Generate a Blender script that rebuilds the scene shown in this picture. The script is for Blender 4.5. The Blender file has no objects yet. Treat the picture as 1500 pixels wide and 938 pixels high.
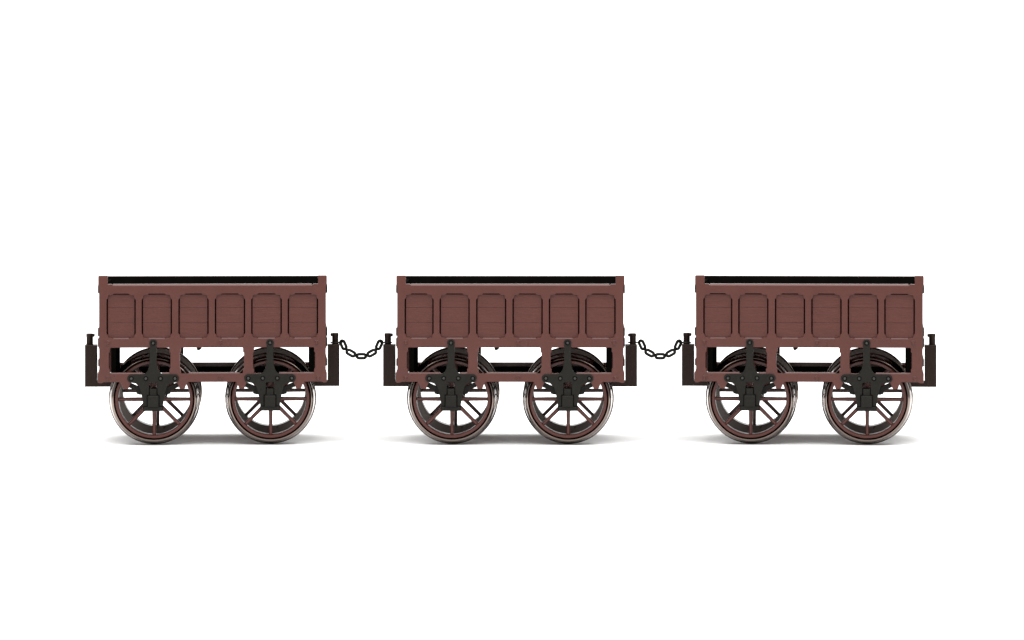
import bpy, bmesh, math
from mathutils import Vector, Matrix

scene = bpy.context.scene
col = scene.collection
S = 0.01                       # one photograph pixel (1500 wide) on the front plane of the wagons
F = 6500.0                     # camera distance in the same unit
HZ = 185.0                     # eye level row
GY = 654.0                     # ground row on the front plane
CX = 311.5                     # middle column of the first wagon
VX = 396.0                     # vanishing column of the first wagon
DEEP = 273.0                   # wagon width

# ---------------------------------------------------------------- camera
cam = bpy.data.cameras.new('camera')
camo = bpy.data.objects.new('camera', cam)
col.objects.link(camo)
camo.location = (0, -F * S, (GY - HZ) * S)
camo.rotation_euler = (math.radians(90), 0, 0)
cam.sensor_width = 36
cam.lens = 36 * F / 1500
cam.shift_y = -(469 - HZ) / 1500
cam.clip_start = 0.5
cam.clip_end = 1000
scene.camera = camo

# ---------------------------------------------------------------- world, lamps, exposure
w = bpy.data.worlds.new('World')
scene.world = w
w.use_nodes = True
bg = w.node_tree.nodes['Background']
bg.inputs[0].default_value = (1.0, 1.0, 0.995, 1)
bg.inputs[1].default_value = 0.62


def area_lamp(name, loc, target, sx, sy, power, colr=(1, 1, 1)):
    l = bpy.data.lights.new(name, 'AREA')
    l.shape = 'RECTANGLE'
    l.size, l.size_y, l.energy, l.color = sx, sy, power, colr
    o = bpy.data.objects.new(name, l)
    o.location = loc
    o.rotation_euler = (Vector(target) - Vector(loc)).to_track_quat('-Z', 'Y').to_euler()
    col.objects.link(o)
    return o


area_lamp('overhead_softbox', (0, -8, 26), (0, -8, 0), 46, 44, 35000)
area_lamp('backdrop_softbox', (0, 30, 30), (0, 55, 6), 90, 14, 30000)

scene.view_settings.view_transform = 'Standard'
scene.view_settings.look = 'None'
scene.view_settings.exposure = 0.0
scene.view_settings.gamma = 1.0
scene.view_settings.use_curve_mapping = False


# ---------------------------------------------------------------- materials
def mat(name, base, rough=0.5, metal=0.0, spec=0.5, var=0.12, scale=6.0, bump=0.0, stretch=(1, 1, 1), rvar=0.08, bscale=None):
    m = bpy.data.materials.new(name)
    m.use_nodes = True
    nt = m.node_tree
    p = nt.nodes['Principled BSDF']
    p.inputs['Metallic'].default_value = metal
    p.inputs['Specular IOR Level'].default_value = spec
    tc = nt.nodes.new('ShaderNodeTexCoord')
    mp = nt.nodes.new('ShaderNodeMapping')
    mp.inputs['Scale'].default_value = stretch
    nt.links.new(tc.outputs['Object'], mp.inputs['Vector'])
    n = nt.nodes.new('ShaderNodeTexNoise')
    n.inputs['Scale'].default_value = scale
    n.inputs['Detail'].default_value = 6
    nt.links.new(mp.outputs[0], n.inputs['Vector'])
    r = nt.nodes.new('ShaderNodeValToRGB')
    r.color_ramp.elements[0].position = 0.3
    r.color_ramp.elements[1].position = 0.7
    r.color_ramp.elements[0].color = (*[c * (1 - var) for c in base], 1)
    r.color_ramp.elements[1].color = (*[c * (1 + var) for c in base], 1)
    nt.links.new(n.outputs['Fac'], r.inputs[0])
    nt.links.new(r.outputs[0], p.inputs['Base Color'])
    mr = nt.nodes.new('ShaderNodeMapRange')
    mr.inputs['To Min'].default_value = max(0.02, rough - rvar)
    mr.inputs['To Max'].default_value = rough + rvar
    nt.links.new(n.outputs['Fac'], mr.inputs['Value'])
    nt.links.new(mr.outputs[0], p.inputs['Roughness'])
    if bump:
        n2 = nt.nodes.new('ShaderNodeTexNoise')
        n2.inputs['Scale'].default_value = bscale or scale * 4
        n2.inputs['Detail'].default_value = 4
        nt.links.new(mp.outputs[0], n2.inputs['Vector'])
        b = nt.nodes.new('ShaderNodeBump')
        b.inputs['Strength'].default_value = bump
        b.inputs['Distance'].default_value = 0.01
        nt.links.new(n2.outputs['Fac'], b.inputs['Height'])
        nt.links.new(b.outputs[0], p.inputs['Normal'])
    return m


RED = (0.0560, 0.0143, 0.0099)
M = {
    'red': mat('red_paint', RED, 0.30, spec=0.30, var=0.07, scale=3, bump=0.06, bscale=70),
    'wood': mat('red_planks', (0.0575, 0.0155, 0.0112), 0.45, spec=0.25, var=0.08, scale=9, bump=0.35, stretch=(0.35, 1, 3.5), bscale=24),
    'iron': mat('black_iron', (0.0090, 0.0080, 0.0064), 0.42, spec=0.10, var=0.15, bump=0.1, bscale=80),
    'brown': mat('dark_brown_timber', (0.0185, 0.0108, 0.0082), 0.5, spec=0.10, var=0.12, bump=0.2, stretch=(3, 1, 0.4), bscale=30),
    'black': mat('black_lining', (0.004, 0.0038, 0.0034), 0.9, spec=0.0, var=0.15),
    'tyre': mat('bright_steel', (0.185, 0.148, 0.130), 0.11, metal=1.0, var=0.08, scale=2, rvar=0.05),
    'steel': mat('bolt_highlight_steel', (0.022, 0.021, 0.019), 0.3, spec=0.4, var=0.1),  # lighter than the iron, colours in the highlight on the nuts
    'rim': mat('dark_rim_iron', (0.058, 0.040, 0.031), 0.3, spec=0.5, var=0.12),
    'sweep': mat('white_paper', (0.86, 0.86, 0.855), 0.9, spec=0.0, var=0.01, scale=0.3),
}


# ---------------------------------------------------------------- shape helpers
def X(px):
    return (px - CX) * S


def Z(py):
    return (GY - py) * S


def back(px, py, d):
    """a photographed point of the first wagon that lies d behind its front plane"""
    k = (F + d) / F
    return VX + (px - VX) * k, HZ + (py - HZ) * k


def link(name, me, m, parent=None):
    o = bpy.data.objects.new(name, me)
    if m is not None:
        me.materials.clear()
        me.materials.append(m)
    col.objects.link(o)
    if parent:
        o.parent = parent
    return o


def rpoly(pts, seg=4):
    """points (x, y[, r]) -> outline with rounded corners"""
    out = []
    n = len(pts)
    for i, p in enumerate(pts):
        r = p[2] if len(p) > 2 else 0
        P = Vector(p[:2])
        if r <= 0:
            out.append(P)
            continue
        A = Vector(pts[i - 1][:2]) - P
        B = Vector(pts[(i + 1) % n][:2]) - P
        ang = A.angle(B)
        t = min(r / math.tan(ang / 2), A.length * 0.49, B.length * 0.49)
        a, b = P + A.normalized() * t, P + B.normalized() * t
        for k in range(seg + 1):
            f = k / seg
            out.append(a * (1 - f) ** 2 + P * 2 * f * (1 - f) + b * f * f)
    return out


def ext_mesh(loops, d0, d1, bevel=0.6, fx=X, fz=Z):
    """outline with holes, extruded from depth d0 to d1, edges broken by bevel"""
    cu = bpy.data.curves.new('outline', 'CURVE')
    cu.dimensions = '2D'
    cu.fill_mode = 'BOTH'
    b = bevel * S
    cu.extrude = max(1e-5, abs(d1 - d0) * S / 2 - b)
    cu.bevel_depth = b
    cu.bevel_resolution = 1
    cu.offset = -b
    for lp in loops:
        sp = cu.splines.new('POLY')
        sp.points.add(len(lp) - 1)
        for q, p in zip(sp.points, lp):
            q.co = (fx(p[0]), fz(p[1]), 0, 1)
        sp.use_cyclic_u = True
    o = bpy.data.objects.new('outline', cu)
    me = bpy.data.meshes.new_from_object(o)
    mid = (d0 + d1) / 2 * S
    for v in me.vertices:
        x, y, z = v.co
        v.co = (x, mid - z, y)
    bpy.data.objects.remove(o)
    bpy.data.curves.remove(cu)
    for p in me.polygons:
        p.use_smooth = False
    return me


def bm_of(*meshes):
    bm = bmesh.new()
    for m in meshes:
        bm.from_mesh(m)
    return bm


def done(bm, name, m, parent=None, smooth=False):
    bmesh.ops.recalc_face_normals(bm, faces=bm.faces)
    me = bpy.data.meshes.new(name)
    bm.to_mesh(me)
    bm.free()
    for p in me.polygons:
        p.use_smooth = smooth
    if smooth:
        me.set_sharp_from_angle(angle=math.radians(38))
    return link(name, me, m, parent)


def prism(bm, prof, x0, x1, fx=X, fz=Z):
    """profile (depth, row) swept along the wagon from x0 to x1"""
    a = [bm.verts.new((fx(x0), d * S, fz(y))) for d, y in prof]
    b = [bm.verts.new((fx(x1), d * S, fz(y))) for d, y in prof]
    n = len(prof)
    bm.faces.new(a)
    bm.faces.new(b[::-1])
    for i in range(n):
        bm.faces.new((a[i], b[i], b[(i + 1) % n], a[(i + 1) % n]))


def box(bm, x0, x1, y0, y1, d0, d1, bevel=0.5, fx=X, fz=Z):
    r = bmesh.ops.create_cube(bm, size=1)
    vs = r['verts']
    for v in vs:
        v.co = (fx(x0) + (v.co.x + .5) * (fx(x1) - fx(x0)), (d0 + (v.co.y + .5) * (d1 - d0)) * S,
                fz(y1) + (v.co.z + .5) * (fz(y0) - fz(y1)))
    if bevel:
        es = list({e for v in vs for e in v.link_edges})
        bmesh.ops.bevel(bm, geom=es, offset=bevel * S, segments=2, affect='EDGES', profile=0.5)


def lathe(bm, prof, n=96, axis='Y', cx=0, cz=0, close=True):
    """profile (radius, along) in pixels turned about the axis"""
    rings = []
    for r, a in prof:
        ring = []
        for i in range(n):
            t = 2 * math.pi * i / n
            if axis == 'Y':
                ring.append(bm.verts.new((cx + r * S * math.cos(t), a * S, cz + r * S * math.sin(t))))
            else:
                ring.append(bm.verts.new((cx + r * S * math.cos(t), cz + r * S * math.sin(t), a * S)))
        rings.append(ring)
    m = len(rings)
    for j in range(m if close else m - 1):
        A, B = rings[j], rings[(j + 1) % m]
        for i in range(n):
            bm.faces.new((A[i], A[(i + 1) % n], B[(i + 1) % n], B[i]))
    if not close:
        bm.faces.new(rings[0])
        bm.faces.new(rings[-1])


def copy_tree(o, parent=None):
    c = o.copy()
    col.objects.link(c)
    if parent:
        c.parent = parent
    for ch in list(o.children):
        copy_tree(ch, c)
    return c


# ---------------------------------------------------------------- the setting
bm = bmesh.new()
vs = [bm.verts.new(p) for p in ((-160, -120, 0), (160, -120, 0), (160, 40, 0), (-160, 40, 0))]
bm.faces.new(vs)
g = done(bm, 'ground', M['sweep'])
g['kind'] = 'structure'
bm = bmesh.new()
prev = None
prof = [(40 + 22 * math.sin(a), 22 - 22 * math.cos(a)) for a in [i * math.pi / 2 / 24 for i in range(25)]] + [(62, 70)]
for y, z in prof:
    row = [bm.verts.new((-160, y, z)), bm.verts.new((160, y, z))]
    if prev:
        bm.faces.new((prev[0], prev[1], row[1], row[0]))
    prev = row
b = done(bm, 'backdrop', M['sweep'], smooth=True)
b['kind'] = 'structure'

# ---------------------------------------------------------------- the wagon
wagon = bpy.data.objects.new('open_wagon', None)
wagon.empty_display_size = 0.5
col.objects.link(wagon)

PAN = [(156.6, 199.1), (207.8, 252.0), (261.5, 305.6), (314.7, 359.0), (367.9, 412.7), (421.3, 465.8)]
PT, PB = 430.2, 496.4
OPEN = [(159.8, 249.8), (263.6, 357.3), (370.6, 461.6)]
OT, OB = 509.2, 547.4


def opening(x0, x1, OB, l=1.5, r=1.5):
    """opening between stanchions: its jambs step back between the joints"""
    return rpoly([(x0 + l, OT, 2), (x1 - r, OT, 2), (x1 - r, OT + 6.5), (x1, OT + 8), (x1, OB - 8), (x1 - r, OB - 6.5),
                  (x1 - r, OB, 2), (x0 + l, OB, 2), (x0 + l, OB - 6.5), (x0, OB - 8), (x0, OT + 8), (x0 + l, OT + 6.5)], 3)


def window(x0, x1):
    h = [(10.5, 0), (8.5, 1.5), (3.6, 1.9), (2.6, 2.8), (1.9, 6.4), (0, 9)]
    g = [(0, 8), (1.9, 5.6), (2.6, 2.4), (3.6, 1.6), (8.5, 1.2), (10, 0)]
    left = [(x0 + a, PT + b) for a, b in h] + [(x0 + a, PB - b) for a, b in g]
    return [Vector(p) for p in left] + [Vector((x0 + x1 - p[0], p[1])) for p in left[::-1]]


def lug(x):
    return [(x - 8, 559.6, 2), (x - 5.2, 565.5, 1), (x - 3.8, 570, 3), (x + 3.8, 570, 3), (x + 5.2, 565.5, 1), (x + 8, 559.6, 2)]


def frame_outline(raised):
    if raised:
        top = [(144.4, 403.9, 1.6), (158.2, 403.9, .8), (158.2, 416.3), (164, 416.3), (166.2, 418.4), (457, 418.4), (459.2, 416.3), (465.8, 416.3),
               (465.8, 403.9, .8), (478.8, 403.9, 1.6)]
    else:
        top = [(144.4, 413.4, 1), (478.8, 413.4, 1)]
    right = [(478.8, 418, 0), (477.4, 419.5), (477.4, 508), (478.3, 509), (477.2, 511), (477.2, 541), (478.8, 547, 2), (478.8, 561, 2.5),
             (474, 561, 2), (470, 559.6, 2)]
    bot = []
    for x in (437.3, 354.0, 267.0, 184.6):
        bot += [(2 * x - p[0], *p[1:]) for p in lug(x)]
    left = [(153, 559.6, 2), (149, 561, 2), (143.6, 561, 2.5), (143.6, 547, 2), (145.8, 541), (145.8, 511), (144.7, 509), (145.6, 508),
            (145.6, 419.5), (144.4, 418)]
    return rpoly(top + right + bot + left, 4)


def side(near):
    dd = (lambda d: d) if near else (lambda d: DEEP - d)
    loops = [frame_outline(near)] + [window(*p) for p in PAN] + [opening(*p, OB if near else 545.2) for p in OPEN]
    bm = bm_of(ext_mesh(loops, dd(0), dd(9), 0.45))
    # stop chamfers that catch the light: top rail, panel sills, bottom bar
    if near:
        prism(bm, [(dd(0.05), 418.6), (dd(1.9), 416.3), (dd(8.8), 416.2), (dd(8.8), 418.9), (dd(.6), 418.9)], 166, 456.5)
    for x0, x1 in PAN:
        prism(bm, [(dd(0.1), PB + .8), (dd(1.9), PB - 1.3), (dd(6), PB - 1.4), (dd(6), PB + .6)], x0 + 10, x1 - 10)
    for x0, x1 in () if not near else ((160.4, 209), (277, 350), (238, 248), (409, 461.0)):
        prism(bm, [(dd(0.1), OB + .9), (dd(2.0), OB - 1.4), (dd(8.6), OB - 1.5), (dd(8.6), OB + .6)], x0, x1)
    fr = done(bm, 'side_frame', M['red'], wagon)
    for x, y in ((158.6, 502.6), (323, 502.4), (463.4, 502.6), (158.3, 554.8), (323, 554.4), (465.6, 554.8)):
        bm = bmesh.new()
        s = 1 if near else -1
        lathe(bm, [(3.9, dd(.3)), (3.9, dd(-.5)), (3.5, dd(-.8))], 20, cx=X(x), cz=Z(y), close=False)
        lathe(bm, [(2.5, dd(-.6)), (2.5, dd(-2.6)), (1.9, dd(-3.2))], 6, cx=X(x), cz=Z(y), close=False)
        done(bm, 'bolt', M['red'], fr)
    for x0, x1 in PAN:
        bm = bmesh.new()
        a, c = x0 + 1.8, x1 - 1.8
        t, bt = PT + 1.3, PB - .4
        y1, y2 = 451.0, 473.0
        for q in (rpoly([(a, t, 2), (c, t, 2), (c, y1 - .13), (a, y1 - .13)], 3),
                  [(a, y1 + .13), (c, y1 + .13), (c, y2 - .13), (a, y2 - .13)],
                  rpoly([(a, y2 + .13), (c, y2 + .13), (c, bt, 2), (a, bt, 2)], 3)):
            bm.from_mesh(ext_mesh([q], dd(3.6), dd(8.8), 0.35))
        done(bm, 'plank_panel', M['wood'], wagon)


side(True)
side(False)

# black inside: walls and floor of the body
bm = bmesh.new()
box(bm, 152, 471, 418.2, 508.4, 9.3, 12.5, 0)
box(bm, 146.4, 476.8, 413.6, 508.4, DEEP - 12.5, DEEP - 9.3, 0)
box(bm, 152.4, 154.5, 418.0, 508.2, 12.7, DEEP - 12.7, 0)
box(bm, 468.5, 470.6, 418.0, 508.2, 12.7, DEEP - 12.7, 0)
box(bm, 146.4, 152.2, 417.8, 424, 12.7, DEEP - 12.7, 0)
box(bm, 470.8, 476.8, 417.8, 424, 12.7, DEEP - 12.7, 0)
box(bm, 156.2, 466.8, 498, 503.6, 12.7, DEEP - 12.7, 0)
done(bm, 'inner_lining', M['black'], wagon)
bm = bmesh.new()
box(bm, 156.2, 466.8, 503.8, 510.0, 12.7, DEEP - 12.7, 0)
done(bm, 'floor', M['wood'], wagon)

for s in (0, 1):
    f = (lambda p: p) if s == 0 else (lambda p: 623.2 - p)
    bm = bmesh.new()
    for y0, y1 in ((424.2, 437), (437.5, 460), (460.5, 484), (484.5, 508.4)):
        box(bm, min(f(146.4), f(152.1)), max(f(146.4), f(152.1)), y0, y1, 9.4, DEEP - 12.8, .4)
    ew = done(bm, 'end_wall', M['wood'], wagon)
    for y0, y1 in ((417.5, 430), (480.5, 493), (495.8, 508.6)):
        bm = bmesh.new()
        box(bm, min(f(143.6), f(146.6)), max(f(143.6), f(146.6)), y0, y1, 8, DEEP - 8, .9)
        done(bm, 'end_strap', M['iron'], ew)
    bm = bmesh.new()
    x0, x1 = sorted((f(162.4), f(169.6)))
    box(bm, x0, x1, 508.6, 553, 22, 205, .6)
    box(bm, *sorted((f(143.9), f(147))), 526.5, 537, 8, DEEP - 8, .9)
    done(bm, 'headstock', M['black'], wagon)

bm = bmesh.new()
x0, y0 = back(166, 537.6, 258)
x1, y1 = back(459, 546.0, 258)
box(bm, x0, x1, y0, y1, 258, 264.3, .5)
done(bm, 'chassis_beam', M['black'], wagon)
bm = bmesh.new()
box(bm, x0, x1, y0, y1, DEEP - 264.3, DEEP - 258, .5)
done(bm, 'chassis_beam', M['black'], wagon)
bm = bmesh.new()
a, t = back(288.6, 506, 110)
c, u = back(294, 513.2, 110)
bm.from_mesh(ext_mesh([[(a, 507), (c + 2, 507), (c + 1, u - 2.3), (c - 2, u), (a + .5, u), (a - .4, u - 2)]], 107, 114, .4))
done(bm, 'floor_catch', M['iron'], wagon)


# ---- wheels (built about their own hub, then copied)
def fx0(x):
    return x * S


def fz0(y):
    return -y * S


WY = 586.5                                  # hub row on the front plane
WX = (225.35, 396.4)
bm = bmesh.new()
lathe(bm, [(52.2, 23), (53.0, 21.4), (56.4, 21.4), (57.2, 22.6), (57.4, 30), (57.4, 38), (52.2, 38)], 128)
wheel = done(bm, 'wheel', M['red'], wagon, True)
bm = bmesh.new()
lathe(bm, [(57.6, 34), (58.7, 33), (59.0, 24.6), (59.6, 23.8), (60.6, 24.0), (61.9, 25.4), (63.1, 28), (64.0, 33), (64.9, 39), (65.5, 45.0),
           (66.0, 47.2), (66.9, 48.2), (67.5, 49.6), (67.4, 51.4), (66.4, 52.8), (64.5, 53.6), (57.7, 53.6)], 128)
done(bm, 'tyre', M['tyre'], wheel, True)
bm = bmesh.new()
lathe(bm, [(53.2, 54.3), (65.2, 54.3), (65.2, 53.75), (57.6, 53.75), (57.6, 38.3), (52.4, 38.3), (52.4, 53.4)], 128)
done(bm, 'inner_rim', M['rim'], wheel, True)
bm = bmesh.new()
lathe(bm, [(4, 20), (9, 20), (11, 22), (12, 25), (12, 44), (10.5, 46), (4, 46)], 40)
done(bm, 'hub', M['red'], wheel, True)
for k in range(8):
    t = k * math.pi / 4
    bm = bmesh.new()
    vs = []
    for r, wd, dd_ in ((10, 3.0, 4.6), (53.2, 2.5, 3.6)):
        ring = []
        for i in range(8):
            a = (i + .5) * math.pi / 4
            x, d = wd * max(-.85, min(.85, math.cos(a) * 1.25)) / .85, dd_ * max(-.85, min(.85, math.sin(a) * 1.25)) / .85
            ring.append(bm.verts.new(((r * math.cos(t) - x * math.sin(t)) * S, (30 + d) * S, (r * math.sin(t) + x * math.cos(t)) * S)))
        vs.append(ring)
    for i in range(8):
        bm.faces.new((vs[0][i], vs[0][(i + 1) % 8], vs[1][(i + 1) % 8], vs[1][i]))
    bm.faces.new(vs[0])
    bm.faces.new(vs[1])
    done(bm, 'spoke', M['red'], wheel)

# ---- horn guard with its bolts
half = [(5.4, 508), (5.1, 511), (5.1, 530), (6.0, 536), (7.4, 541.4), (10, 545.8), (14.5, 548.2, 1), (33, 548.4)]
arc = [(31.8 + 6 * math.sin(a), 554.4 - 6 * math.cos(a)) for a in [math.radians(x) for x in range(20, 171, 15)]]
leg = [(29, 560.9), (24.6, 561.8), (21.6, 564.4), (19.8, 567.4), (17.8, 574), (15.4, 587), (13.4, 601, 1)]
cap = [(5.6 * math.cos(a), 502.6 - 5.6 * math.sin(a)) for a in [math.radians(x) for x in range(80, -31, -10)]]
rhs = cap + half[1:] + arc + leg
outl = rpoly(rhs + [(-p[0], *p[1:]) for p in rhs[::-1]], 3)
slot = rpoly([(-6, 560.5, 1.5), (5.8, 560.5, 1.5), (6.6, 590), (-6.6, 590)], 3)


def zy(y):
    return (WY - y) * S


guard = done(bm_of(ext_mesh([outl, slot], -2.6, 1.5, .5, fx0, zy)), 'horn_guard', M['iron'], wagon)
for x, y in ((0, 502.6), (-31.8, 554.4), (-10.7, 554.4), (10.7, 554.4), (31.8, 554.4)):
    bm = bmesh.new()
    lathe(bm, [(3.4, -2.2), (3.4, -2.9), (3.1, -3.1)], 20, cx=x * S, cz=zy(y), close=False)
    nf = len(bm.faces)
    lathe(bm, [(2.3, -3.0), (2.3, -4.6), (1.3, -5.8)], 6, cx=x * S, cz=zy(y), close=False)
    bo = done(bm, 'bolt', M['black'], guard)  # black washer paints the ring shadow, lighter nut the highlight
    bo.data.materials.append(M['steel'])
    for q in bo.data.polygons[nf:]:
        q.material_index = 1

bm = bmesh.new()
box(bm, -8.1, 8.1, 579.3, 596.2, -7, 12, 1.4, fx0, zy)
box(bm, -5, 5, 569.6, 579.6, -3.8, 10, .7, fx0, zy)
box(bm, -14, 14, 595.8, 601.6, -4.6, 8, .7, fx0, zy)
axlebox = done(bm, 'axle_box', M['iron'], wagon)
bm = bmesh.new()
box(bm, -9.3, 9.3, 578.3, 595.6, -3.1, -2.4, 0, fx0, zy)
box(bm, -14.6, 14.6, 594.7, 602, -2.9, -2.2, 0, fx0, zy)
done(bm, 'outline_plate', M['black'], axlebox)  # thin black plate added to outline the axle box
for x in (-11.4, 11.4):
    bm = bmesh.new()
    lathe(bm, [(1.9, -4.4), (1.9, -5.6), (1.3, -6.2)], 8, cx=x * S, cz=zy(598.4), close=False)
    done(bm, 'bolt', M['iron'], axlebox)

sp = [(-39, 563.2), (-35.5, 560.4), (-18, 568.2), (18, 568.2), (35.5, 560.4), (39, 563.2), (37, 567.6), (25.5, 573), (24.5, 577.6),
      (20, 579), (-20, 579), (-24.5, 577.6), (-25.5, 573), (-37, 567.6)]
spring = done(bm_of(ext_mesh([rpoly([(*p, .8) for p in sp], 2)], 11, 18, .5, fx0, zy)), 'leaf_spring', M['iron'], wagon)

for k, x in enumerate(WX):
    gx = (224.7, 395.4)[k]
    for near in (True, False):
        for proto, px in ((wheel, x), (guard, gx), (axlebox, gx), (spring, gx)):
            first = k == 0 and near
            o = proto if first else copy_tree(proto, wagon)
            o.location = (X(px), 0 if near else DEEP * S, Z(WY))
            if not near:
                o.rotation_euler.z = math.pi
    bm = bmesh.new()
    lathe(bm, [(4.0, 13), (4.0, DEEP - 13)], 24, cx=X(x), cz=Z(WY), close=False)
    done(bm, 'axle', M['iron'], wagon, True)

# ---- buffers at the ends with their coupling pegs
D0, D1 = 116, 152
for s, (xa, xb, foot, pa, pb, lip) in enumerate(((125, 142.2, 176, 126.2, 136.6, 1), (497.2, 480.2, 447, 496.2, 486.2, -1))):
    k = (F + D0) / F
    px = lambda x: VX + (x - VX) * k
    py = lambda y: HZ + (y - HZ) * k
    lp = [(px(xa), py(505.6)), (px(xb), py(505.6)), (px(xb), py(559)), (px(foot), py(559)), (px(foot), py(566.4)), (px(xa), py(566.4))]
    bf = done(bm_of(ext_mesh([lp], D0, D1, .5)), 'buffer', M['brown'], wagon)
    bm = bmesh.new()
    cx, cz = X((px(pa) + px(pb)) / 2), 134 * S
    r = abs(px(pb) - px(pa)) / 2
    zt, zb = (GY - py(489)), (GY - py(506.5))
    lathe(bm, [(r - .3, zb), (r - .3, zt - 5.2), (r, zt - 4.6), (r, zt - 3), (r, zt - 1), (r - .9, zt)], 32, 'Z', cx, cz, False)
    xx = px(pb)
    a, c = sorted((xx - lip * 5, xx + lip * 2.2))
    box(bm, a, c, py(489.3), py(494), 130.5, 137.5, .9)
    done(bm, 'coupling_peg', M['brown'], wagon, True)

# ---- three wagons coupled in a row on a very gentle curve
LAB = ['dark red open wagon with a black chain on its right end only',
       'dark red open wagon between the two others, chained at both ends',
       'dark red open wagon with a black chain on its left end only']
for i, c in enumerate((311.5, 747.5, 1185.2)):
    o = wagon if i == 0 else copy_tree(wagon)
    o.location = ((c - 750) * S, 0, 0)
    o.rotation_euler.z = -math.atan((c + VX - CX - 750) / F)
    o['label'] = LAB[i]
    o['category'] = 'wagon'
    o['group'] = 'open wagons coupled in a row'


# ---------------------------------------------------------------- chains
def link_mesh(hs=3.3, r=3.35, wire=2.3, n=24, m=10):
    path = []
    for i in range(n):
        t = 2 * math.pi * i / n
        path.append((Vector(((hs if math.cos(t) > 1e-6 else -hs if math.cos(t) < -1e-6 else 0) + r * math.cos(t), 0, r * math.sin(t))),
                     Vector((math.cos(t), 0, math.sin(t)))))
    bm = bmesh.new()
    rings = []
    for p, nrm in path:
        rings.append([bm.verts.new((p + nrm * wire * math.cos(a) + Vector((0, wire * math.sin(a), 0))) * S)
                      for a in [2 * math.pi * j / m for j in range(m)]])
    for i in range(n):
        A, B = rings[i], rings[(i + 1) % n]
        for j in range(m):
            bm.faces.new((A[j], A[(j + 1) % m], B[(j + 1) % m], B[j]))
    return bm


def ring_mesh(x_far, r=7.0, wire=0.95):
    """loop round the peg drawn out to a neck that holds the first link"""
    bm = bmesh.new()
    n, m = 32, 8
    rings = []
    for i in range(n):
        t = 2 * math.pi * i / n
        nrm = Vector((math.cos(t), math.sin(t), 0))
        p = Vector((r * math.cos(t), r * math.sin(t), 0))
        if p.x > r * .72:
            p.x += (p.x - r * .72) / (r * .28) * (x_far - r)
            p.y *= .55
        rings.append([bm.verts.new((p + nrm * wire * math.cos(a) + Vector((0, 0, wire * math.sin(a)))) * S)
                      for a in [2 * math.pi * j / m for j in range(m)]])
    for i in range(n):
        A, B = rings[i], rings[(i + 1) % n]
        for j in range(m):
            bm.faces.new((A[j], A[(j + 1) % m], B[(j + 1) % m], B[j]))
    return bm


CH = [[(503.0, 505.4, 66), (514.0, 517.4, 29), (529.3, 522.0, 0), (544.6, 517.4, -29), (555.4, 505.4, -66)],
      [(940.6, 505.4, 66), (951.6, 517.4, 29), (967.0, 522.0, 0), (982.4, 517.4, -29), (993.2, 505.4, -66)]]
PEGS = [((491.2), (567.3)), ((927.2), (1004.9))]
kk = (F + 138) / F
link_me = ring_me = None
for c, links in enumerate(CH):
    ch = bpy.data.objects.new('coupling_chain', None)
    mx = (750 + (links[2][0] - 750) * kk - 750) * S
    mz = (GY - (HZ + (links[2][1] - HZ) * kk)) * S
    ch.location = (mx, 1.38, mz)
    ch.empty_display_size = .1
    col.objects.link(ch)
    ch['label'] = ['short black chain of five links slung between the left and middle wagons',
                   'short black chain of five links slung between the middle and right wagons'][c]
    ch['category'] = 'chain'
    ch['group'] = 'chains coupling the wagons'
    for i, (x, y, a) in enumerate(links):
        if link_me is None:
            o = done(link_mesh(), 'link', M['iron'], ch, True)
            link_me = o.data
        else:
            o = link('link', link_me, None, ch)
        wx = (x - 750) * kk * S - mx
        wz = (GY - (HZ + (y - HZ) * kk)) * S - mz
        tilt = math.radians(22 if i % 2 == 0 else -22)
        o.matrix_local = Matrix.Translation((wx, 0, wz)) @ Matrix.Rotation(math.radians(a), 4, 'Y') @ Matrix.Rotation(tilt, 4, 'X')
    for e in (0, 1):
        px_, lx = PEGS[c][e], links[0 if e == 0 else 4][0]
        if ring_me is None:
            o = done(ring_mesh(10.2), 'peg_ring', M['iron'], ch, True)
            ring_me = o.data
        else:
            o = link('peg_ring', ring_me, None, ch)
        wx = (px_ - 750) * kk * S - mx
        wz = (GY - (HZ + (501.8 - HZ) * kk)) * S - mz
        o.matrix_local = Matrix.Translation((wx, 0, wz)) @ Matrix.Rotation(0 if e == 0 else math.pi, 4, 'Z')
